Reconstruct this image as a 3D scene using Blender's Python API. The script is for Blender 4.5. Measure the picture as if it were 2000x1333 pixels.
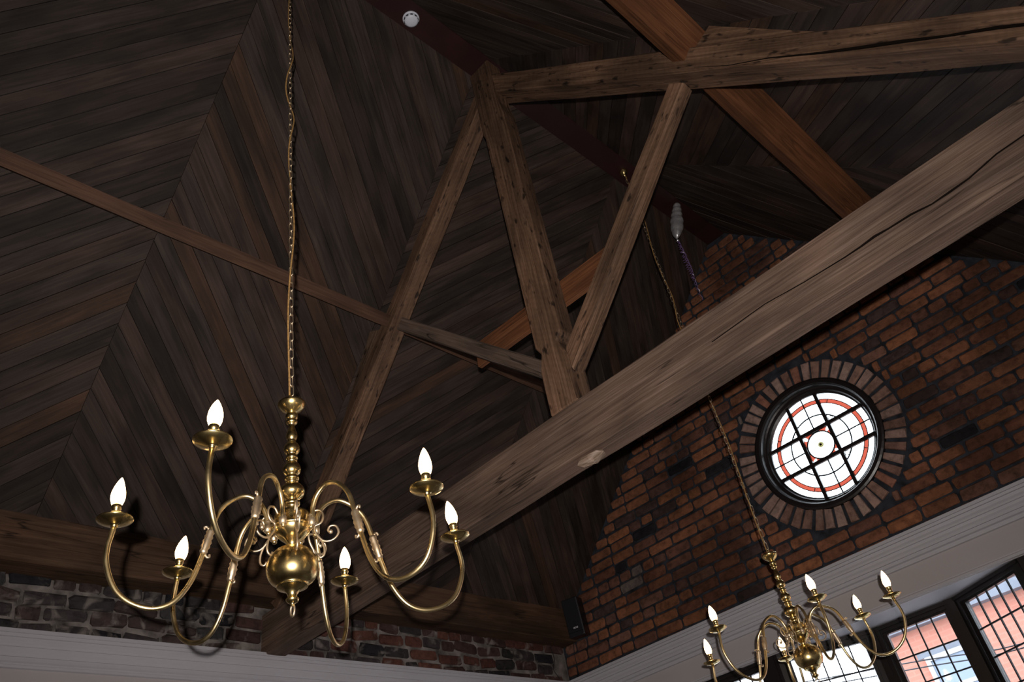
import bpy, bmesh, math, random
from mathutils import Vector, Matrix, noise

for o in list(bpy.data.objects):
    bpy.data.objects.remove(o)
scene = bpy.context.scene
COL = scene.collection
rnd = random.Random(7)
H = 1.6                      # eye height: every height below is given from the eye and lifted by H
PI = math.pi

# ------------------------------------------------------------------ camera
CAM_X = Vector((0.68293534, 0.71109582, -0.16715876))       # right
CAM_D = Vector((-0.53148352, 0.32672175, -0.78152298))      # down
CAM_F = Vector((-0.50112333, 0.62257179, 0.60106554))       # forward
FPX = 1581.987
cam_data = bpy.data.cameras.new('camera')
cam = bpy.data.objects.new('camera', cam_data)
COL.objects.link(cam)
cam_data.sensor_fit = 'HORIZONTAL'
cam_data.sensor_width = 36.0
cam_data.lens = FPX * 36.0 / 2000.0
cam_data.clip_start = 0.02
cam_data.clip_end = 200
m3 = Matrix((CAM_X, -CAM_D, -CAM_F)).transposed()
cam.matrix_world = Matrix.Translation((0, 0, H)) @ m3.to_4x4()
scene.camera = cam

# ------------------------------------------------------------------ sky, flash, exposure
world = bpy.data.worlds.new('overcast_sky')
scene.world = world
world.use_nodes = True
bg = world.node_tree.nodes['Background']
bg.inputs['Color'].default_value = (0.86, 0.92, 1.0, 1)
bg.inputs['Strength'].default_value = 6.0

flash_data = bpy.data.lights.new('camera_flash', 'SPOT')
flash_data.energy = 500.0
flash_data.color = (1.0, 0.935, 0.88)
flash_data.spot_size = math.radians(107)
flash_data.spot_blend = 1.0
flash_data.shadow_soft_size = 0.014
flash = bpy.data.objects.new('camera_flash', flash_data)
COL.objects.link(flash)
flash.matrix_world = Matrix.Translation(Vector((0, 0, H)) - CAM_D * 0.13 - CAM_F * 0.17) @ m3.to_4x4()

scene.view_settings.view_transform = 'Standard'
scene.view_settings.look = 'None'
scene.view_settings.gamma = 1.0
scene.view_settings.use_curve_mapping = False
scene.view_settings.exposure = 0.0

# ------------------------------------------------------------------ helpers
def project(p):
    q = Vector(p) - Vector((0, 0, H))
    d = CAM_F.dot(q)
    if d <= 0.05:
        return None
    return (1000 + FPX * CAM_X.dot(q) / d, 666.5 + FPX * CAM_D.dot(q) / d, d)

def ray_at(u, v, **kw):
    d = CAM_X * ((u - 1000) / FPX) + CAM_D * ((v - 666.5) / FPX) + CAM_F
    (ax, val), = kw.items()
    k = val / d['XYZ'.index(ax)]
    return Vector((d.x * k, d.y * k, d.z * k + H))

def prop(o, label=None, cat=None, group=None, kind=None):
    if label: o['label'] = label
    if cat: o['category'] = cat
    if group: o['group'] = group
    if kind: o['kind'] = kind
    return o

def empty(name, loc, label=None, cat=None, group=None, kind=None):
    o = bpy.data.objects.new(name, None)
    o.empty_display_size = 0.1
    COL.objects.link(o)
    o.location = loc
    return prop(o, label, cat, group, kind)

def origin_of(parent):
    v = Vector((0, 0, 0))
    while parent is not None:
        v = v + parent.location
        parent = parent.parent
    return v

def smooth_mesh(me):
    for p in me.polygons:
        p.use_smooth = True

def mesh_data(name, verts, faces, mats, smooth=False, face_mats=None):
    me = bpy.data.meshes.new(name)
    me.from_pydata([tuple(v) for v in verts], [], faces)
    if not isinstance(mats, (list, tuple)):
        mats = [mats]
    for m in mats:
        me.materials.append(m)
    if face_mats:
        for p, i in zip(me.polygons, face_mats):
            p.material_index = i
    me.validate()
    bm = bmesh.new(); bm.from_mesh(me)
    bmesh.ops.recalc_face_normals(bm, faces=bm.faces)
    bm.to_mesh(me); bm.free()
    if smooth:
        smooth_mesh(me)
    me.update()
    return me

def link(name, me, parent=None, loc=None, axes=None):
    """axes: 3x3 with the object's local axes in columns; loc in world space (parents are never rotated)."""
    o = bpy.data.objects.new(name, me)
    COL.objects.link(o)
    p0 = origin_of(parent)
    l = Vector(loc) - p0 if loc is not None else -p0
    mm = Matrix.Translation(l)
    if axes is not None:
        mm = mm @ axes.to_4x4()
    if parent is not None:
        o.parent = parent
    o.matrix_basis = mm
    return o

def make(name, verts, faces, mat, parent=None, smooth=False, face_mats=None, axes=None, origin=None):
    """verts in world space; stored relative to `origin` in the frame `axes`."""
    if origin is None:
        if parent is not None:
            origin = origin_of(parent)
        else:
            origin = Vector((0, 0, 0))
    origin = Vector(origin)
    inv = axes.transposed() if axes is not None else None
    vs = []
    for v in verts:
        w = Vector(v) - origin
        if inv is not None:
            w = inv @ w
        vs.append(w)
    me = mesh_data(name, vs, faces, mat, smooth, face_mats)
    return link(name, me, parent, origin, axes)

def axes_from(x, zhint):
    x = Vector(x).normalized()
    z = Vector(zhint); z = (z - x * z.dot(x)).normalized()
    y = z.cross(x)
    return Matrix((x, y, z)).transposed()

def box_vf(x0, x1, y0, y1, z0, z1, base=0):
    v = [(x0, y0, z0), (x1, y0, z0), (x1, y1, z0), (x0, y1, z0), (x0, y0, z1), (x1, y0, z1), (x1, y1, z1), (x0, y1, z1)]
    f = [(0, 3, 2, 1), (4, 5, 6, 7), (0, 1, 5, 4), (1, 2, 6, 5), (2, 3, 7, 6), (3, 0, 4, 7)]
    return v, [tuple(i + base for i in q) for q in f]

class Geo:
    def __init__(self): self.v = []; self.f = []; self.m = []
    def add(self, v, f, mi=0):
        b = len(self.v)
        self.v += [Vector(q) for q in v]
        self.f += [tuple(i + b for i in q) for q in f]
        self.m += [mi] * len(f)
        return self
    def box(self, x0, x1, y0, y1, z0, z1, mi=0):
        return self.add(*box_vf(x0, x1, y0, y1, z0, z1), mi)
    def obox(self, c, ax, hx, hy, hz, mi=0):
        v, f = box_vf(-hx, hx, -hy, hy, -hz, hz)
        return self.add([Vector(c) + ax @ Vector(q) for q in v], f, mi)
    def build(self, name, mat, parent=None, smooth=False, **kw):
        return make(name, self.v, self.f, mat, parent, smooth, self.m, **kw)

def prism(poly, d):
    """poly: list of Vectors (planar, convex or not), d: extrusion vector."""
    n = len(poly)
    v = [Vector(p) for p in poly] + [Vector(p) + Vector(d) for p in poly]
    f = [tuple(range(n - 1, -1, -1)), tuple(range(n, 2 * n))]
    for i in range(n):
        j = (i + 1) % n
        f.append((i, j, n + j, n + i))
    return v, f

def catmull(pts, per=6):
    out = []
    n = len(pts)
    P = [Vector(p) for p in pts]
    for i in range(n - 1):
        p0 = P[max(i - 1, 0)]; p1 = P[i]; p2 = P[i + 1]; p3 = P[min(i + 2, n - 1)]
        for k in range(per):
            t = k / per
            out.append(0.5 * ((2 * p1) + (p2 - p0) * t + (2 * p0 - 5 * p1 + 4 * p2 - p3) * t * t + (-p0 + 3 * p1 - 3 * p2 + p3) * t ** 3))
    out.append(P[-1])
    return out

def tube(pts, r, n=8, closed=False):
    """pts: list of Vectors; r: number or list."""
    P = [Vector(p) for p in pts]
    m = len(P)
    rs = r if isinstance(r, (list, tuple)) else [r] * m
    v = []; f = []
    up = None
    for i in range(m):
        a = P[(i - 1) % m] if (closed or i > 0) else P[i]
        b = P[(i + 1) % m] if (closed or i < m - 1) else P[i]
        t = (b - a).normalized()
        if up is None:
            h = Vector((0, 0, 1)) if abs(t.z) < 0.9 else Vector((1, 0, 0))
            up = (h - t * h.dot(t)).normalized()
        else:
            up = (up - t * up.dot(t))
            up = up.normalized() if up.length > 1e-6 else t.orthogonal().normalized()
        s = t.cross(up)
        for k in range(n):
            an = 2 * PI * k / n
            v.append(P[i] + (up * math.cos(an) + s * math.sin(an)) * rs[i])
    rings = m if closed else m - 1
    for i in range(rings):
        for k in range(n):
            a = i * n + k; b = i * n + (k + 1) % n
            c = ((i + 1) % m) * n + (k + 1) % n; d = ((i + 1) % m) * n + k
            f.append((a, b, c, d))
    if not closed:
        f.append(tuple(range(n - 1, -1, -1)))
        f.append(tuple(range((m - 1) * n, m * n)))
    return v, f

def lathe(profile, c=(0, 0, 0), n=20, axis='Z'):
    """profile: list of (r, h). Closed at the ends with caps."""
    v = []; f = []
    c = Vector(c)
    for r, h in profile:
        for k in range(n):
            a = 2 * PI * k / n
            if axis == 'Z':
                v.append(c + Vector((r * math.cos(a), r * math.sin(a), h)))
            else:   # Y axis
                v.append(c + Vector((r * math.cos(a), h, r * math.sin(a))))
    m = len(profile)
    for i in range(m - 1):
        for k in range(n):
            f.append((i * n + k, i * n + (k + 1) % n, (i + 1) * n + (k + 1) % n, (i + 1) * n + k))
    f.append(tuple(range(n - 1, -1, -1)))
    f.append(tuple(range((m - 1) * n, m * n)))
    return v, f

# ------------------------------------------------------------------ materials
def new_mat(name):
    m = bpy.data.materials.new(name)
    m.use_nodes = True
    nt = m.node_tree
    b = nt.nodes['Principled BSDF']
    return m, nt, b

def N(nt, t, **kw):
    n = nt.nodes.new(t)
    for k, v in kw.items():
        setattr(n, k, v)
    return n

def ramp(nt, stops, interp='LINEAR'):
    n = nt.nodes.new('ShaderNodeValToRGB')
    n.color_ramp.interpolation = interp
    el = n.color_ramp.elements
    while len(el) > 1:
        el.remove(el[-1])
    el[0].position = stops[0][0]; el[0].color = (*stops[0][1], 1)
    for p, c in stops[1:]:
        e = el.new(p); e.color = (*c, 1)
    return n

def rand_coords(nt, scale, spread=37.0):
    tc = N(nt, 'ShaderNodeTexCoord')
    oi = N(nt, 'ShaderNodeObjectInfo')
    mul = N(nt, 'ShaderNodeMath', operation='MULTIPLY'); mul.inputs[1].default_value = spread
    nt.links.new(oi.outputs['Random'], mul.inputs[0])
    add = N(nt, 'ShaderNodeVectorMath', operation='ADD')
    nt.links.new(tc.outputs['Object'], add.inputs[0])
    nt.links.new(mul.outputs[0], add.inputs[1])
    mp = N(nt, 'ShaderNodeMapping')
    mp.inputs['Scale'].default_value = scale
    nt.links.new(add.outputs[0], mp.inputs['Vector'])
    return mp, add, oi

def mixc(nt, a, b, fac, mode='MIX'):
    n = N(nt, 'ShaderNodeMix', data_type='RGBA', blend_type=mode)
    for sock, val in ((n.inputs[0], fac), (n.inputs[6], a), (n.inputs[7], b)):
        if hasattr(val, 'is_output') or isinstance(val, bpy.types.NodeSocket):
            nt.links.new(val, sock)
        elif isinstance(val, (int, float)):
            sock.default_value = val
        else:
            sock.default_value = (*val, 1)
    return n.outputs[2]

def wood(name, dark, mid, light, tones, grain=14.0, rough=0.72, stain=0.7, bump=0.35, crack=0.0, shine=0.25, spots=0.0, saw=0.0):
    """grain runs along each object's local X. tones: colours one of which tints each object."""
    m, nt, b = new_mat(name)
    mp, add, oi = rand_coords(nt, (1.0, grain, grain))
    n1 = N(nt, 'ShaderNodeTexNoise'); n1.inputs['Scale'].default_value = 2.6
    n1.inputs['Detail'].default_value = 7; n1.inputs['Roughness'].default_value = 0.62; n1.inputs['Distortion'].default_value = 0.5
    nt.links.new(mp.outputs[0], n1.inputs['Vector'])
    r1 = ramp(nt, [(0.28, dark), (0.5, mid), (0.74, light)])
    nt.links.new(n1.outputs['Fac'], r1.inputs[0])
    # tone of the single piece
    rt = ramp(nt, tones, 'CONSTANT')
    nt.links.new(oi.outputs['Random'], rt.inputs[0])
    c = mixc(nt, r1.outputs[0], rt.outputs[0], 1.0, 'MULTIPLY')
    # stains
    n2 = N(nt, 'ShaderNodeTexNoise'); n2.inputs['Scale'].default_value = 3.3; n2.inputs['Detail'].default_value = 4
    mp2 = N(nt, 'ShaderNodeMapping'); mp2.inputs['Scale'].default_value = (0.7, 2.2, 2.2)
    nt.links.new(add.outputs[0], mp2.inputs['Vector']); nt.links.new(mp2.outputs[0], n2.inputs['Vector'])
    r2 = ramp(nt, [(0.36, (1 - stain,) * 3), (0.56, (1, 1, 1)), (0.72, (1.25, 1.2, 1.2))])
    nt.links.new(n2.outputs['Fac'], r2.inputs[0])
    c = mixc(nt, c, r2.outputs[0], 1.0, 'MULTIPLY')
    hgt = n1.outputs['Fac']
    if spots > 0:
        mp5 = N(nt, 'ShaderNodeMapping'); mp5.inputs['Scale'].default_value = (8, 22, 22)
        nt.links.new(add.outputs[0], mp5.inputs['Vector'])
        n5 = N(nt, 'ShaderNodeTexNoise'); n5.inputs['Scale'].default_value = 1.6; n5.inputs['Detail'].default_value = 3
        nt.links.new(mp5.outputs[0], n5.inputs['Vector'])
        r5 = ramp(nt, [(0.60, (1, 1, 1)), (0.69, (1 - spots,) * 3)])
        nt.links.new(n5.outputs['Fac'], r5.inputs[0])
        c = mixc(nt, c, r5.outputs[0], 1.0, 'MULTIPLY')
    if saw > 0:
        mp6 = N(nt, 'ShaderNodeMapping'); mp6.inputs['Rotation'].default_value = (0, 0.5, 0.5)
        nt.links.new(add.outputs[0], mp6.inputs['Vector'])
        wv = N(nt, 'ShaderNodeTexWave'); wv.inputs['Scale'].default_value = 11; wv.inputs['Distortion'].default_value = 9; wv.inputs['Detail'].default_value = 2
        nt.links.new(mp6.outputs[0], wv.inputs['Vector'])
        r6 = ramp(nt, [(0.2, (1 - saw,) * 3), (0.8, (1 + saw,) * 3)])
        nt.links.new(wv.outputs['Fac'], r6.inputs[0])
        c = mixc(nt, c, r6.outputs[0], 1.0, 'MULTIPLY')
    if crack > 0:
        mp3 = N(nt, 'ShaderNodeMapping'); mp3.inputs['Scale'].default_value = (0.55, 7.5, 7.5)
        nt.links.new(add.outputs[0], mp3.inputs['Vector'])
        n3 = N(nt, 'ShaderNodeTexNoise'); n3.inputs['Scale'].default_value = 1.5; n3.inputs['Detail'].default_value = 3
        nt.links.new(mp3.outputs[0], n3.inputs['Vector'])
        r3 = ramp(nt, [(0.487, (1, 1, 1)), (0.5, (0.12, 0.1, 0.09)), (0.513, (1, 1, 1))])
        nt.links.new(n3.outputs['Fac'], r3.inputs[0])
        n4 = N(nt, 'ShaderNodeTexNoise'); n4.inputs['Scale'].default_value = 2.2
        nt.links.new(add.outputs[0], n4.inputs['Vector'])
        r4 = ramp(nt, [(0.5, (0, 0, 0)), (0.58, (crack,) * 3)])
        nt.links.new(n4.outputs['Fac'], r4.inputs[0])
        c = mixc(nt, c, r3.outputs[0], r4.outputs[0], 'MULTIPLY')
    nt.links.new(c, b.inputs['Base Color'])
    b.inputs['Roughness'].default_value = rough
    b.inputs['Specular IOR Level'].default_value = shine
    bp = N(nt, 'ShaderNodeBump'); bp.inputs['Strength'].default_value = bump; bp.inputs['Distance'].default_value = 0.01
    nt.links.new(hgt, bp.inputs['Height'])
    nt.links.new(bp.outputs[0], b.inputs['Normal'])
    return m

def plain(name, col, rough=0.6, metal=0.0, spec=0.4, noise_amt=0.0, nscale=8.0, bump=0.0):
    m, nt, b = new_mat(name)
    b.inputs['Roughness'].default_value = rough
    b.inputs['Metallic'].default_value = metal
    b.inputs['Specular IOR Level'].default_value = spec
    b.inputs['Base Color'].default_value = (*col, 1)
    if noise_amt > 0 or bump > 0:
        tc = N(nt, 'ShaderNodeTexCoord')
        n1 = N(nt, 'ShaderNodeTexNoise'); n1.inputs['Scale'].default_value = nscale; n1.inputs['Detail'].default_value = 6
        nt.links.new(tc.outputs['Object'], n1.inputs['Vector'])
        r1 = ramp(nt, [(0.3, tuple(x * (1 - noise_amt) for x in col)), (0.7, tuple(min(1, x * (1 + noise_amt)) for x in col))])
        nt.links.new(n1.outputs['Fac'], r1.inputs[0]); nt.links.new(r1.outputs[0], b.inputs['Base Color'])
        if bump > 0:
            bp = N(nt, 'ShaderNodeBump'); bp.inputs['Strength'].default_value = bump; bp.inputs['Distance'].default_value = 0.01
            nt.links.new(n1.outputs['Fac'], bp.inputs['Height']); nt.links.new(bp.outputs[0], b.inputs['Normal'])
    return m

def brick_mat(name, tones, soot=0.6, wash=None, wash_at=0.62):
    m, nt, b = new_mat(name)
    mp, add, oi = rand_coords(nt, (1, 1, 1))
    rt = ramp(nt, tones, 'CONSTANT')
    nt.links.new(oi.outputs['Random'], rt.inputs[0])
    n1 = N(nt, 'ShaderNodeTexNoise'); n1.inputs['Scale'].default_value = 22; n1.inputs['Detail'].default_value = 6; n1.inputs['Roughness'].default_value = 0.65
    nt.links.new(mp.outputs[0], n1.inputs['Vector'])
    r1 = ramp(nt, [(0.3, (0.5, 0.48, 0.48)), (0.52, (1, 1, 1)), (0.75, (1.35, 1.3, 1.25))])
    nt.links.new(n1.outputs['Fac'], r1.inputs[0])
    c = mixc(nt, rt.outputs[0], r1.outputs[0], 1.0, 'MULTIPLY')
    # soot patches spread over the whole wall
    geo = N(nt, 'ShaderNodeNewGeometry')
    n2 = N(nt, 'ShaderNodeTexNoise'); n2.inputs['Scale'].default_value = 1.7; n2.inputs['Detail'].default_value = 4
    nt.links.new(geo.outputs['Position'], n2.inputs['Vector'])
    r2 = ramp(nt, [(0.4, (1 - soot,) * 3), (0.58, (1, 1, 1))])
    nt.links.new(n2.outputs['Fac'], r2.inputs[0])
    c = mixc(nt, c, r2.outputs[0], 1.0, 'MULTIPLY')
    if wash:
        n3 = N(nt, 'ShaderNodeTexNoise'); n3.inputs['Scale'].default_value = 9; n3.inputs['Detail'].default_value = 5; n3.inputs['Distortion'].default_value = 0.6
        nt.links.new(geo.outputs['Position'], n3.inputs['Vector'])
        r3 = ramp(nt, [(wash_at - 0.04, (0, 0, 0)), (wash_at + 0.08, (0.85,) * 3)])
        nt.links.new(n3.outputs['Fac'], r3.inputs[0])
        c = mixc(nt, c, wash, r3.outputs[0])
    nt.links.new(c, b.inputs['Base Color'])
    b.inputs['Roughness'].default_value = 0.85
    b.inputs['Specular IOR Level'].default_value = 0.2
    bp = N(nt, 'ShaderNodeBump'); bp.inputs['Strength'].default_value = 0.5; bp.inputs['Distance'].default_value = 0.01
    nt.links.new(n1.outputs['Fac'], bp.inputs['Height']); nt.links.new(bp.outputs[0], b.inputs['Normal'])
    return m

M = {}
PT = [(0.0, (1, 1, 1)), (0.16, (0.8, 0.79, 0.8)), (0.3, (1.1, 0.98, 0.92)), (0.44, (0.7, 0.67, 0.67)), (0.58, (0.95, 0.97, 0.97)),
      (0.7, (1.18, 1.08, 1.05)), (0.8, (1.25, 0.98, 0.76)), (0.87, (0.84, 0.86, 0.84)), (0.95, (1.35, 1.2, 1.15))]
M['plank'] = wood('dark_roof_boards', (0.024, 0.016, 0.0132), (0.043, 0.0292, 0.0238), (0.068, 0.0475, 0.039), PT, grain=20, stain=0.5, rough=0.7, bump=0.3)
BT = [(0.0, (1, 1, 1)), (0.35, (0.92, 0.92, 0.95)), (0.7, (1.08, 1.0, 0.95))]
M['beam'] = wood('old_sawn_oak', (0.055, 0.031, 0.019), (0.12, 0.071, 0.044), (0.19, 0.122, 0.083), BT, grain=30, stain=0.45, bump=0.5, crack=0.9, spots=0.8, saw=0.045)
M['beam_grey'] = wood('greyed_sawn_oak', (0.06, 0.039, 0.029), (0.115, 0.079, 0.06), (0.175, 0.13, 0.107), BT, grain=34, stain=0.4, bump=0.5, crack=0.95)
M['beam_red'] = wood('red_brown_pine', (0.065, 0.023, 0.009), (0.14, 0.052, 0.02), (0.2, 0.083, 0.036), BT, grain=30, stain=0.35, bump=0.35, crack=0.5)
M['plate'] = wood('brown_wall_plate', (0.04, 0.021, 0.012), (0.078, 0.042, 0.024), (0.115, 0.066, 0.04), BT, grain=26, stain=0.5, bump=0.4, crack=0.95)
M['purlin_brown'] = wood('brown_purlin_pine', (0.042, 0.02, 0.011), (0.085, 0.042, 0.024), (0.125, 0.066, 0.039), BT, grain=30, stain=0.35, bump=0.35, crack=0.5)
M['pale_wood'] = wood('torn_pale_wood', (0.12, 0.07, 0.045), (0.27, 0.19, 0.14), (0.42, 0.33, 0.28), BT, grain=25, stain=0.4, bump=0.6)
M['ridge'] = plain('dark_maroon_paint', (0.022, 0.0065, 0.0065), 0.55, spec=0.3, noise_amt=0.25, nscale=5)
M['deck'] = plain('black_roof_deck', (0.008, 0.007, 0.007), 0.9)
M['mortar'] = plain('dark_grey_mortar', (0.027, 0.029, 0.036), 0.92, spec=0.1, noise_amt=0.55, nscale=14, bump=0.5)
M['mortar_pale'] = plain('pale_rough_mortar', (0.155, 0.135, 0.125), 0.92, spec=0.1, noise_amt=0.75, nscale=11, bump=0.8)
RED = [(0.0, (0.21, 0.085, 0.047)), (0.2, (0.175, 0.071, 0.042)), (0.4, (0.24, 0.096, 0.05)), (0.56, (0.15, 0.067, 0.047)),
       (0.68, (0.27, 0.107, 0.052)), (0.78, (0.19, 0.092, 0.065)), (0.86, (0.12, 0.06, 0.047)), (0.93, (0.07, 0.043, 0.038)), (0.96, (0.02, 0.018, 0.02)), (0.985, (0.2, 0.155, 0.135))]
M['brick'] = brick_mat('red_gable_brick', RED, 0.55)
ARCH = [(0.0, (0.26, 0.15, 0.115)), (0.25, (0.32, 0.205, 0.17)), (0.5, (0.21, 0.115, 0.09)), (0.75, (0.35, 0.235, 0.195)), (0.9, (0.27, 0.12, 0.083))]
M['arch'] = brick_mat('window_arch_brick', ARCH, 0.3, wash=(0.23, 0.17, 0.15), wash_at=0.66)
OLD = [(0.0, (0.045, 0.038, 0.04)), (0.18, (0.062, 0.043, 0.04)), (0.34, (0.03, 0.027, 0.03)), (0.5, (0.06, 0.05, 0.05)),
       (0.64, (0.05, 0.045, 0.048)), (0.76, (0.075, 0.053, 0.047)), (0.88, (0.018, 0.017, 0.02))]
M['brick_old'] = brick_mat('sooty_old_brick', OLD, 0.3, wash=(0.2, 0.172, 0.155), wash_at=0.57)
OLDR = [(0.0, (0.1, 0.04, 0.031)), (0.2, (0.065, 0.036, 0.032)), (0.36, (0.033, 0.027, 0.029)), (0.5, (0.115, 0.047, 0.035)),
        (0.64, (0.05, 0.04, 0.04)), (0.8, (0.085, 0.046, 0.039)), (0.92, (0.022, 0.02, 0.022))]
M['brick_oldred'] = brick_mat('sooty_red_brick', OLDR, 0.3, wash=(0.2, 0.17, 0.155), wash_at=0.62)
M['white'] = plain('off_white_paint', (0.44, 0.422, 0.455), 0.55, spec=0.3, noise_amt=0.03, nscale=3)
M['wall_paint'] = plain('off_white_wall', (0.42, 0.385, 0.385), 0.7, spec=0.2, noise_amt=0.03, nscale=3)
M['floor'] = plain('dark_floor_boards', (0.09, 0.06, 0.04), 0.5, noise_amt=0.2, nscale=4)
M['frame'] = plain('black_brown_window_paint', (0.012, 0.009, 0.009), 0.35, spec=0.5, noise_amt=0.2, nscale=20)
M['lead'] = plain('dark_lead_came', (0.012, 0.012, 0.016), 0.6, metal=0.0)
M['black'] = plain('black_plastic', (0.008, 0.008, 0.011), 0.4, spec=0.5)
M['print'] = plain('pale_logo_print', (0.75, 0.75, 0.78), 0.5)
M['plastic'] = plain('white_plastic', (0.62, 0.64, 0.72), 0.4)
M['slot'] = plain('dark_slot', (0.02, 0.02, 0.025), 0.6)
M['cord'] = plain('gold_braided_cord', (0.3, 0.17, 0.06), 0.55, spec=0.3, noise_amt=0.4, nscale=120)
M['foil'] = plain('silver_foil', (0.93, 0.93, 0.95), 0.27, metal=0.8, noise_amt=0.05, nscale=30, bump=0.5)
M['ribbon'] = plain('purple_ribbon', (0.22, 0.13, 0.32), 0.3, spec=0.7, noise_amt=0.4, nscale=60)

def brass(name, col, rough, tarnish, verdigris=0.0):
    m, nt, b = new_mat(name)
    tc = N(nt, 'ShaderNodeTexCoord')
    n1 = N(nt, 'ShaderNodeTexNoise'); n1.inputs['Scale'].default_value = 26; n1.inputs['Detail'].default_value = 5
    nt.links.new(tc.outputs['Object'], n1.inputs['Vector'])
    r1 = ramp(nt, [(0.35, tuple(x * (1 - tarnish) for x in col)), (0.62, col)])
    nt.links.new(n1.outputs['Fac'], r1.inputs[0])
    nt.links.new(r1.outputs[0], b.inputs['Base Color'])
    b.inputs['Metallic'].default_value = 1.0
    r2 = ramp(nt, [(0.3, (rough * 1.6,) * 3), (0.65, (rough,) * 3)])
    nt.links.new(n1.outputs['Fac'], r2.inputs[0]); nt.links.new(r2.outputs[0], b.inputs['Roughness'])
    return m
M['brass'] = brass('polished_brass', (0.88, 0.66, 0.29), 0.2, 0.2)
M['brass_arm'] = brass('drawn_brass_tube', (0.88, 0.68, 0.36), 0.27, 0.22)
M['brass_old'] = brass('cast_tarnished_brass', (0.8, 0.64, 0.45), 0.38, 0.3)

def emit(name, col, strength):
    m, nt, b = new_mat(name)
    b.inputs['Base Color'].default_value = (0.8, 0.7, 0.5, 1)
    b.inputs['Emission Color'].default_value = (*col, 1)
    b.inputs['Emission Strength'].default_value = strength
    return m
M['bulb'] = emit('lit_candle_bulb', (1.0, 0.66, 0.34), 9.0)

def pane_mat(name, col, gloss=0.06):
    m = bpy.data.materials.new(name); m.use_nodes = True
    nt = m.node_tree
    nt.nodes.clear()
    out = N(nt, 'ShaderNodeOutputMaterial')
    tr = N(nt, 'ShaderNodeBsdfTransparent'); tr.inputs[0].default_value = (*col, 1)
    gl = N(nt, 'ShaderNodeBsdfGlossy'); gl.inputs['Roughness'].default_value = 0.05
    mx = N(nt, 'ShaderNodeMixShader'); mx.inputs[0].default_value = gloss
    nt.links.new(tr.outputs[0], mx.inputs[1]); nt.links.new(gl.outputs[0], mx.inputs[2])
    nt.links.new(mx.outputs[0], out.inputs[0])
    return m
M['glass'] = pane_mat('clear_leaded_glass', (0.96, 0.97, 0.98))
M['glass_white'] = pane_mat('white_church_glass', (0.93, 0.96, 0.96), 0.03)
M['glass_red'] = pane_mat('red_church_glass', (0.40, 0.165, 0.125), 0.03)
M['glass_amber'] = pane_mat('amber_painted_glass', (0.17, 0.12, 0.01), 0.03)
M['glass_halo'] = pane_mat('yellow_stained_glass', (0.33, 0.31, 0.2), 0.03)

# ------------------------------------------------------------------ room measures (from the eye)
XW = -4.33            # left brick face
XR = 0.735            # right wall face
YG = 5.20             # gable brick face
YB = -3.2             # rear wall
XC = -1.7975          # ridge line
RZ = 4.50             # underside of ridge board
TP = 1.01             # tangent of the roof pitch
XL_RIDGE, XR_RIDGE = -1.88, -1.715
ZF = 1.30             # underside of the gable frieze / window heads
YT = 2.5              # near face of the truss
WCX, WCZ = -1.735, 2.458   # centre of the round window
Z0 = -H

def W(x, y, z):
    return Vector((x, y, z + H))

# ------------------------------------------------------------------ floor and walls
g = Geo(); g.box(XW - 0.3, XR + 0.3, YB - 0.3, YG + 0.9, -0.15, 0.0)
prop(g.build('floor', M['floor']), 'dark floor boards below the frame', kind='structure')

g = Geo(); g.box(XW - 0.35, XW - 0.012, YB, YG + 0.3, 0, 2.3 + H)
wall_left = prop(g.build('wall_left', M['mortar_pale']), 'old sooty brick wall band above white cornice', kind='structure')
g = Geo(); g.box(XW - 0.011, XW, YB, YG, 0, 1.56 + H)
g.build('plaster', M['wall_paint'], wall_left)

g = Geo(); g.box(XR, XR + 0.35, YB, YG + 0.3, 0, 2.35 + H)
prop(g.build('wall_right', M['wall_paint']), 'plain off-white side wall', kind='structure')
g = Geo(); g.box(XW - 0.3, XR + 0.3, YB - 0.3, YB, 0, 4.9 + H)
prop(g.build('wall_rear', M['wall_paint']), 'plain off-white end wall behind the viewer', kind='structure')

# gable: upper part with the round hole, lower parts around the windows
OPX0, OPX1, SILL = -3.36, -0.24, -0.62
def roof_z(x):
    return RZ - TP * (XL_RIDGE - x) if x < XC else RZ - TP * (x - XR_RIDGE)
bm = bmesh.new()
outer = [(-4.6, ZF), (0.98, ZF), (0.98, 1.95), (XR_RIDGE + 0.02, 4.62), (XL_RIDGE - 0.02, 4.62), (-4.6, 1.95)]
def ring_edges(pts):
    vs = [bm.verts.new((x, YG + 0.008, z + H)) for x, z in pts]
    return [bm.edges.new((vs[i], vs[(i + 1) % len(vs)])) for i in range(len(vs))]
RH = 0.468
hole = [(WCX + RH * math.cos(2 * PI * k / 48), WCZ + RH * math.sin(2 * PI * k / 48)) for k in range(48)]
edges = ring_edges(outer) + ring_edges(hole)
bmesh.ops.triangle_fill(bm, use_beauty=True, edges=edges)
res = bmesh.ops.extrude_face_region(bm, geom=list(bm.faces))
bmesh.ops.translate(bm, vec=(0, 0.12, 0), verts=[e for e in res['geom'] if isinstance(e, bmesh.types.BMVert)])
for x0, x1, z0, z1 in ((-4.6, OPX0, Z0, ZF), (OPX1, 0.98, Z0, ZF), (OPX0, OPX1, Z0, SILL)):
    v, f = box_vf(x0, x1, YG + 0.008, YG + 0.25, z0 + H, z1 + H)
    vs = [bm.verts.new(q) for q in v]
    for q in f:
        bm.faces.new([vs[i] for i in q])
bmesh.ops.recalc_face_normals(bm, faces=bm.faces)
me = bpy.data.meshes.new('wall_gable'); bm.to_mesh(me); bm.free()
me.materials.append(M['mortar'])
wall_gable = prop(link('wall_gable', me), 'red brick gable wall around the round window', kind='structure')
g = Geo()
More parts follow.
